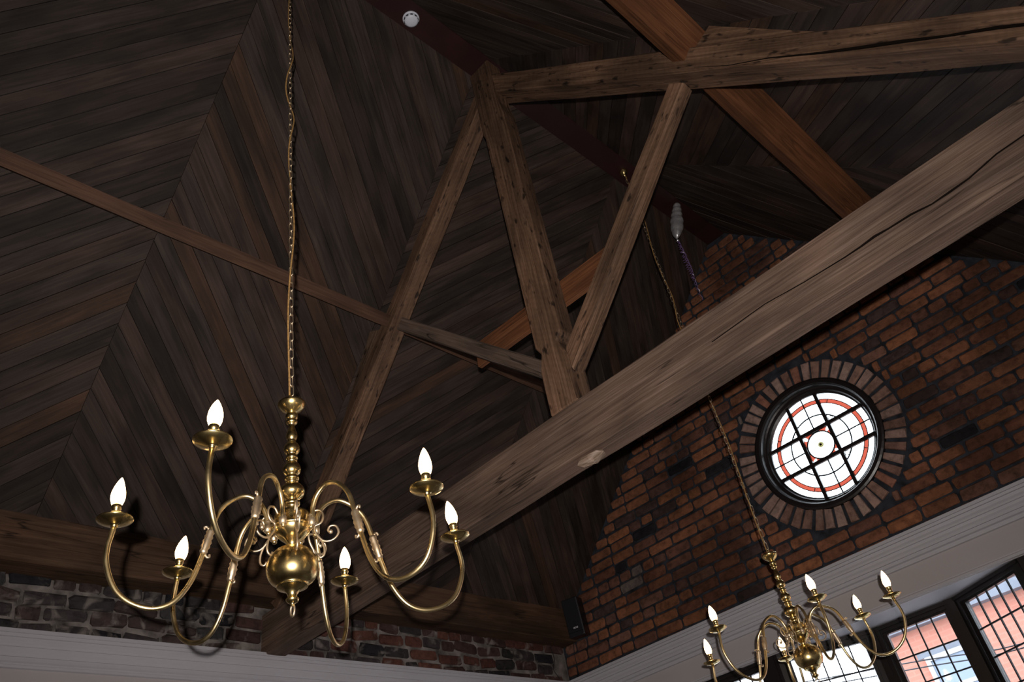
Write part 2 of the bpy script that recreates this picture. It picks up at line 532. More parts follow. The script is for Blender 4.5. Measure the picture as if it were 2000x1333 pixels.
for x0, x1, z0, z1 in ((XW, XR, ZF, 1.56), (XW, OPX0, Z0, ZF), (OPX1, XR, Z0, ZF), (OPX0, OPX1, Z0, SILL)):
    g.box(x0, x1, YG - 0.004, YG + 0.008, z0 + H, z1 + H)
g.build('plaster', M['wall_paint'], wall_gable)
g = Geo(); g.box(OPX0, OPX1, YG - 0.016, YG - 0.003, ZF + 0.002 + H, ZF + 0.016 + H)
g.box(OPX0, OPX1, YG - 0.010, YG - 0.003, ZF + 0.022 + H, ZF + 0.03 + H)
g.build('bead', M['white'], wall_gable)

# the bay: soffit, sill board
BAY = [(-2.57, YG), (-2.02, 5.50), (-1.49, 5.50), (-0.99, YG)]
v, f = prism([W(x, y + (0.12 if 0 < i < 3 else 0.3), ZF - 0.003) for i, (x, y) in enumerate([(-2.85, YG), (-2.06, 5.50), (-1.45, 5.50), (-0.70, YG)])] +
             [W(-0.70, YG + 0.004, ZF - 0.003), W(-2.85, YG + 0.004, ZF - 0.003)], (0, 0, 0.12))
make('bay_soffit', v, f, M['white'], wall_gable)
v, f = prism([W(x, y, SILL - 0.05) for x, y in [(-2.75, YG - 0.05), (-2.75, YG + 0.2), (-2.06, 5.62), (-1.45, 5.62), (-0.80, YG + 0.2), (-0.80, YG - 0.05)]], (0, 0, 0.05))
make('sill_board', v, f, M['white'], wall_gable)
v, f = prism([W(x, y, Z0) for x, y in [(-2.7, YG + 0.02), (-2.7, YG + 0.1), (-2.06, 5.58), (-1.45, 5.58), (-0.85, YG + 0.1), (-0.85, YG + 0.02)]], (0, 0, SILL - 0.05 - Z0))
make('bay_apron', v, f, M['wall_paint'], wall_gable)

# ------------------------------------------------------------------ roof: deck and chevron boards
L3 = math.sqrt(1 + TP * TP)
SLOPE = 3.5
SEAMS = [-0.27, 1.13, 2.52, 3.95, YG + 0.02]
def slope_frame(side):
    if side < 0:
        e = Vector((-1, 0, -TP)) / L3; o = W(XL_RIDGE, 0, RZ + 0.002)
        n = Vector((TP, 0, -1)) / L3
    else:
        e = Vector((1, 0, -TP)) / L3; o = W(XR_RIDGE, 0, RZ + 0.002)
        n = Vector((-TP, 0, -1)) / L3
    return o, e, n
def clip(poly, a, b, c):
    """keep a*x+b*y <= c"""
    out = []
    for i in range(len(poly)):
        p, q = poly[i], poly[(i + 1) % len(poly)]
        dp = a * p[0] + b * p[1] - c; dq = a * q[0] + b * q[1] - c
        if dp <= 0: out.append(p)
        if (dp < 0 < dq) or (dq < 0 < dp):
            t = dp / (dp - dq)
            out.append((p[0] + (q[0] - p[0]) * t, p[1] + (q[1] - p[1]) * t))
    return out
def roof_side(side, name, label):
    o, e, n = slope_frame(side)
    Y = Vector((0, 1, 0))
    back = -n
    q = [o + e * (-0.1) + Y * (YB - 0.3), o + e * SLOPE + Y * (YB - 0.3), o + e * SLOPE + Y * (YG + 0.26), o + e * (-0.1) + Y * (YG + 0.26)]
    v, f = prism([p + back * 0.021 for p in q], back * 0.05)
    root = prop(make(name, v, f, M['deck']), label, kind='structure')
    pitch = 0.119
    for b in range(len(SEAMS) - 1):
        ya, yb = SEAMS[b] + 0.0012, SEAMS[b + 1] - 0.0012
        sg = -1 if b % 2 == 0 else 1          # along +Y the boards run up (-1) or down (+1) the slope
        # coordinates (s, y); boards run along direction (sg, 1)/sqrt2; across coordinate t = s - sg*y
        lo = min(-sg * ya, -sg * yb); hi = SLOPE + max(-sg * ya, -sg * yb)
        k = int(math.floor(lo / pitch)) - 1
        t = lo - rnd.random() * pitch
        while t < hi:
            w = pitch * rnd.uniform(0.93, 1.07)
            t0, t1 = t + 0.0022, t + w - 0.0022
            t += w
            poly = [(0, ya), (SLOPE, ya), (SLOPE, yb), (0, yb)]
            poly = clip(poly, 1, -sg, t1)
            poly = clip(poly, -1, sg, -t0) if poly else poly
            if len(poly) < 3:
                continue
            ar = 0.5 * abs(sum(poly[i][0] * poly[(i + 1) % len(poly)][1] - poly[(i + 1) % len(poly)][0] * poly[i][1] for i in range(len(poly))))
            if ar < 0.0015:
                continue
            cs = sum(p[0] for p in poly) / len(poly); cy = sum(p[1] for p in poly) / len(poly)
            lift = rnd.uniform(-0.0015, 0.0025)
            pts = [o + e * p[0] + Y * p[1] + n * lift for p in poly]
            v, f = prism(pts, back * 0.018)
            ax = axes_from(e * sg + Y, n)
            make('plank', v, f, M['plank'], root, axes=ax, origin=o + e * cs + Y * cy)
    return root
roof_side(-1, 'ceiling_left', 'dark chevron-boarded roof slope on the left of the ridge')
roof_side(1, 'ceiling_right', 'dark chevron-boarded roof slope on the right of the ridge')

# ------------------------------------------------------------------ bricks
def brick_mesh(name, l, h, d, mat, seed, rough=0.004):
    r = random.Random(seed)
    c = min(0.012, h * 0.16)
    def ring(inset, y, jit):
        hx, hz = l / 2 - inset, h / 2 - inset
        cc = c + inset * 0.4
        pts = [(-hx + cc, -hz), (hx - cc, -hz), (hx, -hz + cc), (hx, hz - cc), (hx - cc, hz), (-hx + cc, hz), (-hx, hz - cc), (-hx, -hz + cc)]
        return [(x + r.uniform(-jit, jit), y + r.uniform(-jit, jit) * 0.4, z + r.uniform(-jit, jit)) for x, z in pts]
    v = ring(0.0, 0.012, 0) + ring(0.0, -d * 0.45, rough) + ring(0.006, -d, rough)
    v.append((r.uniform(-0.2, 0.2) * l, -d - rough * 0.5, 0))
    f = []
    for i in range(2):
        for k in range(8):
            f.append((i * 8 + k, i * 8 + (k + 1) % 8, (i + 1) * 8 + (k + 1) % 8, (i + 1) * 8 + k))
    for k in range(8):
        f.append((16 + k, 16 + (k + 1) % 8, 24))
    return mesh_data(name, v, f, mat)

def place(name, me, parent, loc, axes=None, scale=(1, 1, 1)):
    o = link(name, me, parent, loc, axes)
    o.scale = scale
    return o

STR = [brick_mesh('stretcher_brick', 0.220, 0.067, 0.012, M['brick'], s) for s in range(7)]
HEA = [brick_mesh('header_brick', 0.104, 0.067, 0.012, M['brick'], 50 + s) for s in range(5)]
items = []
CH = 0.0842
z = 1.60 + CH / 2
row = 0
RO = 0.607
while z < 4.48:
    row += 1
    # bed width at the upper edge of the course
    zt = z + 0.016
    xl = max(XW + 0.0, XL_RIDGE - (RZ - zt) / TP + 0.008)
    xr = min(XR, XR_RIDGE + (RZ - zt) / TP - 0.008)
    x = XW - (0.0 if row % 2 else 0.117) + rnd.uniform(-0.02, 0.02)
    headers = (row % 4 == 0)
    while x < xr:
        isH = rnd.random() < (0.75 if headers else 0.14)
        l = (0.105 if isH else 0.222) * rnd.uniform(0.95, 1.04)
        a, b = x, x + l
        x += l + rnd.uniform(0.010, 0.016)
        a2, b2 = max(a, xl), min(b, xr)
        # keep clear of the soldier ring
        dz = z - WCZ
        segs = [(a2, b2)]
        if abs(dz) < RO + 0.03:
            dzz = max(0.0, abs(dz) - 0.03)
            hw = math.sqrt(max(0.0, RO * RO - dzz * dzz)) + 0.008
            segs = [(a2, min(b2, WCX - hw)), (max(a2, WCX + hw), b2)]
        for p, q in segs:
            if q - p > 0.022:
                items.append(((p + q) / 2, z + rnd.uniform(-0.003, 0.003), q - p))
    z += CH
def hidden(px):
    u, v = px[0], px[1]
    top = 1036 - 0.6805 * (u - 751); bot = 1278 - 0.616 * (u - 560)
    return top + 22 < v < bot - 16
scored = []
for cx, cz, l in items:
    px = project(W(cx, YG, cz))
    ok = px and -30 < px[0] < 2030 and -30 < px[1] < 1363 and not hidden(px)
    scored.append((0 if ok else 1, px[2] if px else 99, cx, cz, l))
scored.sort()
rest = Geo()
nb = 0
for flag, d, cx, cz, l in scored:
    base = STR if l > 0.15 else HEA
    me = rnd.choice(base)
    bl = 0.222 if l > 0.15 else 0.105
    dep = rnd.uniform(0.6, 1.25)
    rot = Matrix.Rotation(rnd.uniform(-0.012, 0.012), 3, 'Y') @ Matrix.Rotation(rnd.uniform(-0.02, 0.02), 3, 'Z')
    if flag == 0 and nb < 300:
        o = place('brick', me, wall_gable, W(cx, YG + 0.008, cz))
        o.rotation_euler = rot.to_euler()
        o.scale = (l / bl, dep, rnd.uniform(0.94, 1.04))
        nb += 1
    else:
        rest.add([W(cx, YG + 0.008, cz) + Vector((v.co.x * l / bl, v.co.y * dep, v.co.z)) for v in me.vertices], [tuple(p.vertices) for p in me.polygons])
if rest.v:
    prop(rest.build('brickwork', M['brick'], wall_gable), kind='stuff')
print('gable bricks', nb, 'of', len(items))

# soldier ring round the window
ARCHM = []
for s in range(5):
    r = random.Random(200 + s)
    a0 = 0.43 / 0.53
    v = []
    wo, wi = 0.0305, 0.0235
    for y, ins, jit in ((0.012, 0, 0), (-0.008, 0, 0.003), (-0.014, 0.006, 0.003)):
        for x, zz in ((-wi + ins, -0.068 + ins), (wi - ins, -0.068 + ins), (wo - ins, 0.064 - ins), (-wo + ins, 0.064 - ins)):
            v.append((x + r.uniform(-jit, jit), y, zz + r.uniform(-jit, jit) * 1.6))
    f = [(8, 9, 10, 11)]
    for i in range(2):
        for k in range(4):
            f.append((i * 4 + k, i * 4 + (k + 1) % 4, (i + 1) * 4 + (k + 1) % 4, (i + 1) * 4 + k))
    ARCHM.append(mesh_data('arch_brick', v, f, M['arch']))
NA = 44
for k in range(NA):
    a = 2 * PI * (k + 0.2) / NA + rnd.uniform(-0.012, 0.012)
    out = Vector((math.cos(a), 0, math.sin(a)))
    ax = Matrix((Vector((math.sin(a), 0, -math.cos(a))), Vector((0, 1, 0)), out)).transposed()
    o = place('arch_brick', ARCHM[k % 5], wall_gable, W(WCX, YG + 0.004, WCZ) + out * 0.533, ax)
    o.scale = (rnd.uniform(0.92, 1.06), rnd.uniform(0.8, 1.4), rnd.uniform(0.95, 1.03))

# left wall: rough courses between cornice and wall plate
OLDM = [brick_mesh('old_brick', 0.205, 0.064, 0.02, M['brick_old'], 300 + s, 0.0125) for s in range(7)]
OLDRM = [brick_mesh('old_red_brick', 0.205, 0.064, 0.018, M['brick_oldred'], 320 + s, 0.007) for s in range(7)]
for row in range(4):
    zc = 1.665 + row * 0.083
    y = -0.5 + rnd.uniform(0, 0.1)
    while y < YG - 0.03:
        l = rnd.choice((0.205, 0.205, 0.1, 0.15, 0.19)) * rnd.uniform(0.9, 1.08)
        if y + l > YG - 0.02:
            break
        me = rnd.choice(OLDM if y < 2.2 else OLDRM)
        ax = Matrix((Vector((0, -1, 0)), Vector((-1, 0, 0)), Vector((0, 0, 1)))).transposed()
        ax = Matrix((Vector((0, 1, 0)), Vector((-1, 0, 0)), Vector((0, 0, 1)))).transposed() @ Matrix.Rotation(rnd.uniform(-0.09, 0.09), 3, 'Y')
        if not (YT - 0.03 < y + l / 2 < YT + 0.14):
            o = place('brick', me, wall_left, W(XW - 0.010, y + l / 2, zc + rnd.uniform(-0.008, 0.008)), ax)
            o.scale = (l / 0.205, rnd.uniform(0.5, 1.1), rnd.uniform(0.92, 1.12) if row < 3 else 1.0)
        y += l + rnd.uniform(0.012, 0.03)

# ------------------------------------------------------------------ cornices
PROF = [(0.0, 1.647), (0.088, 1.647), (0.088, 1.628), (0.079, 1.627), (0.079, 1.622), (0.085, 1.621), (0.083, 1.610), (0.072, 1.608), (0.072, 1.602), (0.076, 1.601), (0.074, 1.590),
        (0.062, 1.580), (0.056, 1.570), (0.048, 1.569), (0.048, 1.563), (0.053, 1.562), (0.050, 1.552), (0.040, 1.542), (0.031, 1.528), (0.022, 1.527), (0.022, 1.519), (0.030, 1.518), (0.030, 1.506),
        (0.016, 1.500), (0.016, 1.492), (0.022, 1.490), (0.020, 1.478), (0.0, 1.474)]
def sweep(pa, pb, name, label):
    n = len(PROF)
    v = [pa(p, z) for p, z in PROF] + [pb(p, z) for p, z in PROF]
    f = [(i, (i + 1) % n, n + (i + 1) % n, n + i) for i in range(n)]
    f += [tuple(range(n)), tuple(range(2 * n - 1, n - 1, -1))]
    return prop(make(name, v, f, M['white']), label, kind='structure')
PL = 0.57
sweep(lambda p, z: W(XW + p * PL, YB, z), lambda p, z: W(XW + p * PL, YG - p, z), 'trim_1', 'white moulded cornice along the left wall')
sweep(lambda p, z: W(XW + p * PL, YG - p, z), lambda p, z: W(XR, YG - p, z), 'trim_2', 'white moulded cornice below the brick gable')

sweep(lambda p, z: W(XR - p * PL, YB, z), lambda p, z: W(XR - p * PL, YG - p, z), 'trim_7', 'white moulded cornice along the right wall')

# ------------------------------------------------------------------ timbers
def beam(name, p0, p1, zhint, y0, y1, z0, z1, mat, parent=None, chamfer=0.008, wob=0.004, seed=0, seg=0.1, end0=None, end1=None):
    """sawn timber from p0 to p1 (world); section [y0,y1]x[z0,z1] in local axes, local z towards zhint."""
    p0 = Vector(p0); p1 = Vector(p1)
    L = (p1 - p0).length
    ax = axes_from(p1 - p0, zhint)
    n = max(2, int(L / seg))
    c = chamfer
    ym, zm = (y0 + y1) / 2, (z0 + z1) / 2
    sec = [(y0 + c, z0), (ym, z0), (y1 - c, z0), (y1, z0 + c), (y1, zm), (y1, z1 - c), (y1 - c, z1), (ym, z1), (y0 + c, z1), (y0, z1 - c), (y0, zm), (y0, z0 + c)]
    m = len(sec)
    v = []; f = []
    for i in range(n + 1):
        for k, (y, z) in enumerate(sec):
            x = L * i / n
            if i == 0 and end0: x += end0(y, z)
            if i == n and end1: x += end1(y, z)
            s = Vector((x * 1.7 + seed * 13.1, y * 9 + k * 0.31, z * 9))
            dy = noise.noise(s) * wob; dz = noise.noise(s + Vector((31, 7, 3))) * wob
            v.append(p0 + ax @ Vector((x, y + dy, z + dz)))
    for i in range(n):
        for k in range(m):
            f.append((i * m + k, i * m + (k + 1) % m, (i + 1) * m + (k + 1) % m, (i + 1) * m + k))
    f.append(tuple(range(m - 1, -1, -1))); f.append(tuple(range(n * m, (n + 1) * m)))
    return make(name, v, f, mat, parent, axes=ax, origin=p0)

# ridge board
g = Geo(); g.box(XL_RIDGE, XR_RIDGE, YB, YG + 0.02, RZ + H, RZ + 0.12 + H)
prop(g.build('ridge_board', M['ridge']), 'dark maroon painted ridge board running to the brick gable', 'beam')

# truss
truss = empty('roof_truss', W(XC, YT + 0.055, 1.635), 'king-post roof truss of brown sawn timber crossing the room', 'roof truss')
tie = beam('tie_beam', W(-4.37, YT, 1.753), W(XR + 0.1, YT, 1.753), (0, 0, 1), 0.0, 0.126, -0.118, 0.1345, M['beam_grey'], truss, chamfer=0.006, wob=0.005, seed=1)
def prism_timber(name, pts, y0, y1, mat, parent, along=(0, 0, 1)):
    poly = [W(x, y0, z) for x, z in pts]
    v, f = prism(poly, (0, y1 - y0, 0))
    ax = axes_from(along, (0, -1, 0))
    o = make(name, v, f, mat, parent, axes=ax, origin=poly[0])
    bv = o.modifiers.new('worn_edges', 'BEVEL'); bv.width = 0.006; bv.segments = 1
    return o
prism_timber('king_post', [(-1.880, 1.885), (-1.880, 2.128), (-1.852, 2.222), (-1.880, 2.272), (-1.884, 3.86), (-1.893, 3.90), (-1.893, 4.498), (-1.728, 4.498),
                           (-1.728, 4.07), (-1.712, 3.95), (-1.713, 2.276), (-1.746, 2.236), (-1.706, 2.128), (-1.712, 1.885)], YT - 0.008, YT + 0.105, M['beam'], truss)
SQ = math.sqrt(1 + TP * TP)
# principal rafters: top line Z = 2.605 - 1.01 X on the right, mirrored on the left
def rz_r(x, c): return c - TP * x
CT, CBR, CBL = 2.605, 2.42, 2.45
dr = Vector((1, 0, -TP)) / SQ; nr = Vector((-TP, 0, -1)) / SQ          # down the right slope, inward normal
dl = Vector((-1, 0, -TP)) / SQ; nl = Vector((TP, 0, -1)) / SQ
def rafter(side, c_bot, thick, mat, seed):
    d, n = (dr, nr) if side > 0 else (dl, nl)
    depth = (CT - c_bot) / SQ
    xs = -1.735 if side > 0 else 2 * XC + 1.735 - 0.02
    xe = 0.66 if side > 0 else 2 * XC - 0.66
    def top(x):
        return CT - TP * x if side > 0 else CT - TP * (2 * XC - x)
    a = W(xs, YT, top(xs)); b = W(xe, YT, top(xe))
    if side > 0:
        # vertical cut against the post
        return beam('principal_rafter', a, b, -n, 0.0, thick, -depth, 0.0, mat, truss, chamfer=0.007, wob=0.006, seed=seed, end0=lambda y, z: -z)
    return beam('principal_rafter', a, b, -n, -thick, 0.0, -depth, 0.0, mat, truss, chamfer=0.007, wob=0.006, seed=seed, end0=lambda y, z: -z)
rafter(1, CBR, 0.15, M['beam'], 2)
rafter(-1, CBL, 0.115, M['beam'], 3)
# struts: top line Z = X + 3.93 on the right
def strut(side, seed):
    if side > 0:
        a = W(-1.712, YT + 0.005, -1.712 + 3.895); b = W(-0.77, YT + 0.005, -0.77 + 3.895)
        d = (b - a).normalized(); up = Vector((-1, 0, 1))
        return beam('strut', a, b, up, 0.0, 0.085, -0.098, 0.0, M['beam'], truss, chamfer=0.008, wob=0.006, seed=seed, end0=lambda y, z: z)
    a = W(2 * XC + 1.73, YT + 0.012, -1.73 + 3.93); b = W(2 * XC + 0.78, YT + 0.012, -0.78 + 3.93)
    return beam('strut', a, b, (1, 0, 1), -0.085, 0.0, -0.08, 0.0, M['beam_grey'], truss, chamfer=0.007, wob=0.004, seed=seed, end0=lambda y, z: z)
strut(1, 4)
strut(-1, 5)
# binder nailed to the back of post and struts
beam('binder', W(-2.36, YT + 0.108, 2.595), W(-1.385, YT + 0.108, 2.56), (0, 0, 1), 0.0, 0.03, -0.075, 0.075, M['beam_red'], truss, chamfer=0.003, wob=0.002, seed=6)
# cleats under the purlins
PA = Vector((-0.700, 0, 3.212)); PBv = Vector((-0.647, 0, 3.159)); PCv = Vector((-0.5165, 0, 3.29))
def mirror(p): return Vector((2 * XC - p.x, p.y, p.z))
for side in (1, -1):
    x1, x2 = -0.575, -0.14
    t1, t2 = CT - TP * x1, CT - TP * x2
    tri = [Vector((x1 - 0.01, 0, t1 + 0.0)), Vector((x2, 0, t2 + 0.0)), Vector((x1 + 0.095, 0, t1 + 0.055))]
    if side < 0: tri = [mirror(p) for p in tri]
    v, f = prism([W(p.x, YT + 0.004, p.z) for p in tri], (0, 0.1, 0))
    d = dr if side > 0 else dl
    make('cleat', v, f, M['beam'], truss, axes=axes_from(d, (0, -1, 0)), origin=W(tri[0].x, YT, tri[0].z))
# torn pale block under the tie beam
pc = ray_at(1150, 911, Y=YT + 0.02)
gb = Geo()
rb = random.Random(5)
v, f = lathe([(0.055, 0.0), (0.06, -0.012), (0.035, -0.028), (0.012, -0.034)], (0, 0, 0), 9)
v = [Vector((q.x * 1.15 + rb.uniform(-0.008, 0.008), q.y * 0.6 + rb.uniform(-0.006, 0.006), q.z + rb.uniform(-0.005, 0.005))) for q in v]
o = make('torn_block', [Vector((pc.x, YT + 0.05, 1.636 + H)) + q for q in v], f, M['pale_wood'], truss)
o['label'] = 'pale splintered block under the tie beam'

# near-black slivers paint in the shade of long drying splits in the near faces
M['split_shade'] = plain('dark_split_shade', (0.006, 0.004, 0.003), 0.95, spec=0.05)
def split_shade(pix, widths):
    c = [ray_at(u, v, Y=YT - 0.0045) for u, v in pix]
    lo = []; hi = []
    for i, p in enumerate(c):
        t = (c[min(i + 1, len(c) - 1)] - c[max(i - 1, 0)]).normalized()
        n = Vector((-t.z, 0, t.x))
        lo.append(p - n * widths[i] / 2); hi.append(p + n * widths[i] / 2)
    g = Geo()
    for i in range(len(c) - 1):
        v, f = prism([lo[i], lo[i + 1], hi[i + 1], hi[i]], (0, 0.012, 0))
        g.add(v, f)
    g.build('split_shade', M['split_shade'], truss)
split_shade([(1356, 131), (1420, 128), (1500, 113), (1600, 103), (1680, 92), (1760, 80), (1850, 69), (1885, 63), (1950, 53), (2010, 46)],
      [0.001, 0.003, 0.004, 0.008, 0.011, 0.011, 0.006, 0.009, 0.011, 0.010])
split_shade([(1390, 668), (1440, 632), (1493, 594), (1570, 551), (1650, 502), (1680, 482), (1707, 462), (1735, 446), (1778, 419), (1820, 398), (1855, 374), (1892, 348), (1946, 300), (2010, 256)],
      [0.0008, 0.002, 0.0015, 0.002, 0.003, 0.005, 0.008, 0.004, 0.006, 0.003, 0.006, 0.004, 0.003, 0.003])

# purlins
def purlin(side, label):
    A, B, C_ = PA, PBv, PCv
    D = A + (C_ - B)
    q = [A, B, C_, D]
    if side < 0: q = [mirror(p) for p in q]
    org = W(q[0].x, YB, q[0].z)
    n = 40
    v = []; f = []
    for i in range(n + 1):
        y = YB + (YG + 0.1 - YB) * i / n
        for k, p in enumerate(q):
            w = 0.004 if k < 2 else 0.0
            v.append(W(p.x + noise.noise(Vector((y * 2, k * 3.0, side))) * w, y, p.z + noise.noise(Vector((y * 2, k * 3.0, side + 9))) * w))
    for i in range(n):
        for k in range(4):
            f.append((i * 4 + k, i * 4 + (k + 1) % 4, (i + 1) * 4 + (k + 1) % 4, (i + 1) * 4 + k))
    f.append((3, 2, 1, 0)); f.append((n * 4, n * 4 + 1, n * 4 + 2, n * 4 + 3))
    o = make('purlin', v, f, M['purlin_brown'] if side < 0 else M['beam_red'], axes=axes_from((0, 1, 0), (0, 0, 1)), origin=org)
    return prop(o, label, 'beam', 'purlins carrying the roof boards')
purlin(-1, 'long reddish purlin under the left roof slope, passing behind the chandelier chain')
purlin(1, 'orange-brown purlin under the right roof slope, above the thick tie beam')

# wall plate (two lengths, cut by the tie beam)
wp = beam('wall_plate', W(-4.18, YB, 2.05), W(-4.18, YG + 0.05, 2.05), (0, 0, 1), 0.0, 0.30, -0.118, 0.19, M['plate'], None, chamfer=0.006, wob=0.006, seed=8)
prop(wp, 'brown timber wall plate lying along the top of the left brick wall', 'beam')

# ------------------------------------------------------------------ bay and flat windows
def window(idx, A, B, label, stile=0.055, cols=None):
    A = Vector((A[0], A[1], 0)); B = Vector((B[0], B[1], 0))
    L = (B - A).length
    d = (B - A).normalized()
    out = Vector((-d.y, d.x, 0))
    if out.y < 0: out = -out
    ax = Matrix((d, out, Vector((0, 0, 1)))).transposed()
    org = Vector((A.x, A.y, H))
    root = empty('window_%d' % idx, Vector((A.x, A.y, SILL + H)), label, kind='structure')
    def lbox(G, s0, s1, t0, t1, z0, z1, mi=0):
        c = org + ax @ Vector(((s0 + s1) / 2, (t0 + t1) / 2, (z0 + z1) / 2))
        G.obox(c, ax, (s1 - s0) / 2, (t1 - t0) / 2, (z1 - z0) / 2, mi)
    g = Geo()
    HEAD = 1.252
    lbox(g, 0, L, 0.0, 0.07, HEAD, ZF - 0.004)
    lbox(g, 0, L, -0.012, 0.0, HEAD + 0.02, ZF - 0.008)
    lbox(g, 0, stile, 0.0, 0.07, SILL, HEAD)
    lbox(g, L - stile, L, 0.0, 0.07, SILL, HEAD)
    lbox(g, 0, L, -0.02, 0.09, SILL, SILL + 0.06)
    g.build('frame', M['frame'], root)
    # inner casement
    g = Geo()
    s0, s1, z0, z1 = stile, L - stile, SILL + 0.06, HEAD
    b = 0.022
    lbox(g, s0, s0 + b, 0.018, 0.05, z0, z1); lbox(g, s1 - b, s1, 0.018, 0.05, z0, z1)
    lbox(g, s0 + b, s1 - b, 0.018, 0.05, z0, z0 + b); lbox(g, s0 + b, s1 - b, 0.018, 0.05, z1 - 0.012, z1)
    g.build('casement', M['frame'], root)
    s0 += b; s1 -= b; z0 += b; z1 -= 0.012
    n = cols or max(2, round((s1 - s0) / 0.093))
    rows = max(2, round((z1 - z0) / 0.162))
    pw, ph = (s1 - s0) / n, (z1 - z0) / rows
    v, f = box_vf(-pw / 2, pw / 2, -0.002, 0.002, -ph / 2, ph / 2)
    pane = mesh_data('pane', v, f, M['glass'])
    for i in range(n):
        for j in range(rows):
            link('pane', pane, root, org + ax @ Vector((s0 + (i + 0.5) * pw, 0.036, z0 + (j + 0.5) * ph)), ax)
    for i in range(1, n):
        g = Geo(); lbox(g, s0 + i * pw - 0.004, s0 + i * pw + 0.004, 0.031, 0.041, z0, z1); g.build('lead_came', M['lead'], root)
    for j in range(1, rows):
        g = Geo(); lbox(g, s0, s1, 0.0305, 0.0415, z1 - j * ph - 0.004, z1 - j * ph + 0.004); g.build('lead_came', M['lead'], root)
    return root
window(1, (-3.34, YG + 0.02), (-2.66, YG + 0.02), 'flat leaded window at the left of the bay')
window(2, BAY[0], BAY[1], 'angled left leaded light of the bay window')
window(3, BAY[1], BAY[2], 'centre leaded light of the bay window', stile=0.05)
window(4, BAY[2], BAY[3], 'angled right leaded light of the bay window')
window(5, (-0.90, YG + 0.02), (-0.26, YG + 0.02), 'flat leaded window at the right of the bay')
for i, (x, y) in enumerate([(-2.615, YG + 0.035), (-2.02, 5.52), (-1.49, 5.52), (-0.945, YG + 0.035)]):
    g = Geo()
    w = 0.045
    g.box(x - w, x + w, y - 0.03, y + 0.07, SILL + H, ZF + 0.003 + H)
    g.box(x - w * 0.45, x + w * 0.45, y - 0.042, y - 0.03, SILL + H, ZF - 0.01 + H)
    prop(g.build('trim_%d' % (3 + i), M['frame']), 'dark bay window post, %s from the left' % ('first', 'second', 'third', 'fourth')[i], kind='structure')

# ------------------------------------------------------------------ round window
WC = W(WCX, YG, WCZ)
rw = empty('window_6', WC, 'round stained-glass window in a black frame set in the brick gable', kind='structure')
v, f = [], []
prof = [(0.467, 0.088), (0.465, -0.018), (0.452, -0.024), (0.428, -0.024), (0.418, -0.012), (0.414, 0.02), (0.404, 0.028), (0.392, 0.03), (0.385, 0.04), (0.372, 0.05), (0.372, 0.066), (0.42, 0.082), (0.465, 0.09)]
n = 64
for r_, h_ in prof:
    for k in range(n):
        a = 2 * PI * k / n
        v.append(WC + Vector((r_ * math.cos(a), h_, r_ * math.sin(a))))
for i in range(len(prof)):
    j = (i + 1) % len(prof)
    for k in range(n):
        f.append((i * n + k, i * n + (k + 1) % n, j * n + (k + 1) % n, j * n + k))
make('frame', v, f, M['frame'], rw, smooth=False)
GY = 0.064
def pane2(name, pts, mat, y=GY, t=0.003):
    v, f = prism([WC + Vector((x, y, z)) for x, z in pts], (0, t, 0))
    return make(name, v, f, mat, rw)
def arc(r_, a0, a1, n):
    return [(r_ * math.cos(a0 + (a1 - a0) * i / n), r_ * math.sin(a0 + (a1 - a0) * i / n)) for i in range(n + 1)]
BR, R1, R2, R3 = 0.112, 0.302, 0.330, 0.374
def rot4(pts, k):
    c, s = ((1, 0), (0, 1), (-1, 0), (0, -1))[k]
    return [(x * c - y * s, x * s + y * c) for x, y in pts]
for k in range(4):
    # halves of the side lights
    aB = math.acos(BR / R1)
    pane2('pane', rot4([(0, BR), (BR, BR)] + arc(R1, aB, PI / 2, 8), k), M['glass_white'])
    pane2('pane', rot4([(-BR, BR), (0, BR)] + arc(R1, PI / 2, PI - aB, 8), k), M['glass_white'])
    aC = math.asin(BR / R1)
    pane2('pane', rot4([(BR, BR)] + arc(R1, aC, PI / 2 - aC, 8), k), M['glass_white'])
    # red corners round the centre disc
    rc = 0.098
    # petal lying on the diagonal, the red glass cut round it
    el = []
    for i in range(14):
        t = 2 * PI * i / 14
        x, y = 0.124 + 0.022 * math.cos(t), 0.012 * math.sin(t)
        el.append(((x - y) * math.sqrt(0.5), (x + y) * math.sqrt(0.5)))
    pane2('petal_pane', rot4(el, k), M['glass_white'])
    dg_ = rc * math.sqrt(0.5)
    up = [(BR, BR)] + el[0:8] + [(dg_, dg_)] + arc(rc, PI / 4, PI / 2, 5)[1:] + [(0.0, BR)]
    lo_ = [(BR, BR), (BR, 0.0)] + arc(rc, 0, PI / 4, 5) + [el[i % 14] for i in range(7, 15)]
    pane2('red_pane', rot4(up, k), M['glass_red'])
    pane2('red_pane', rot4(lo_, k), M['glass_red'])
for k in range(12):
    a0, a1 = k * PI / 6, (k + 1) * PI / 6
    pane2('red_pane', arc(R1, a0, a1, 6) + arc(R2, a1, a0, 6), M['glass_red'])
    pane2('pane', arc(R2, a0, a1, 6) + arc(R3, a1, a0, 6), M['glass_white'])
pane2('centre_pane', arc(0.098, 0, 2 * PI, 32)[:-1], M['glass_white'], GY - 0.0035)
pane2('centre_dot', arc(0.0085, 0, 2 * PI, 16)[:-1], M['glass_amber'], GY - 0.011)
pane2('centre_halo', arc(0.02, 0, 2 * PI, 20)[:-1], M['glass_halo'], GY - 0.0075)
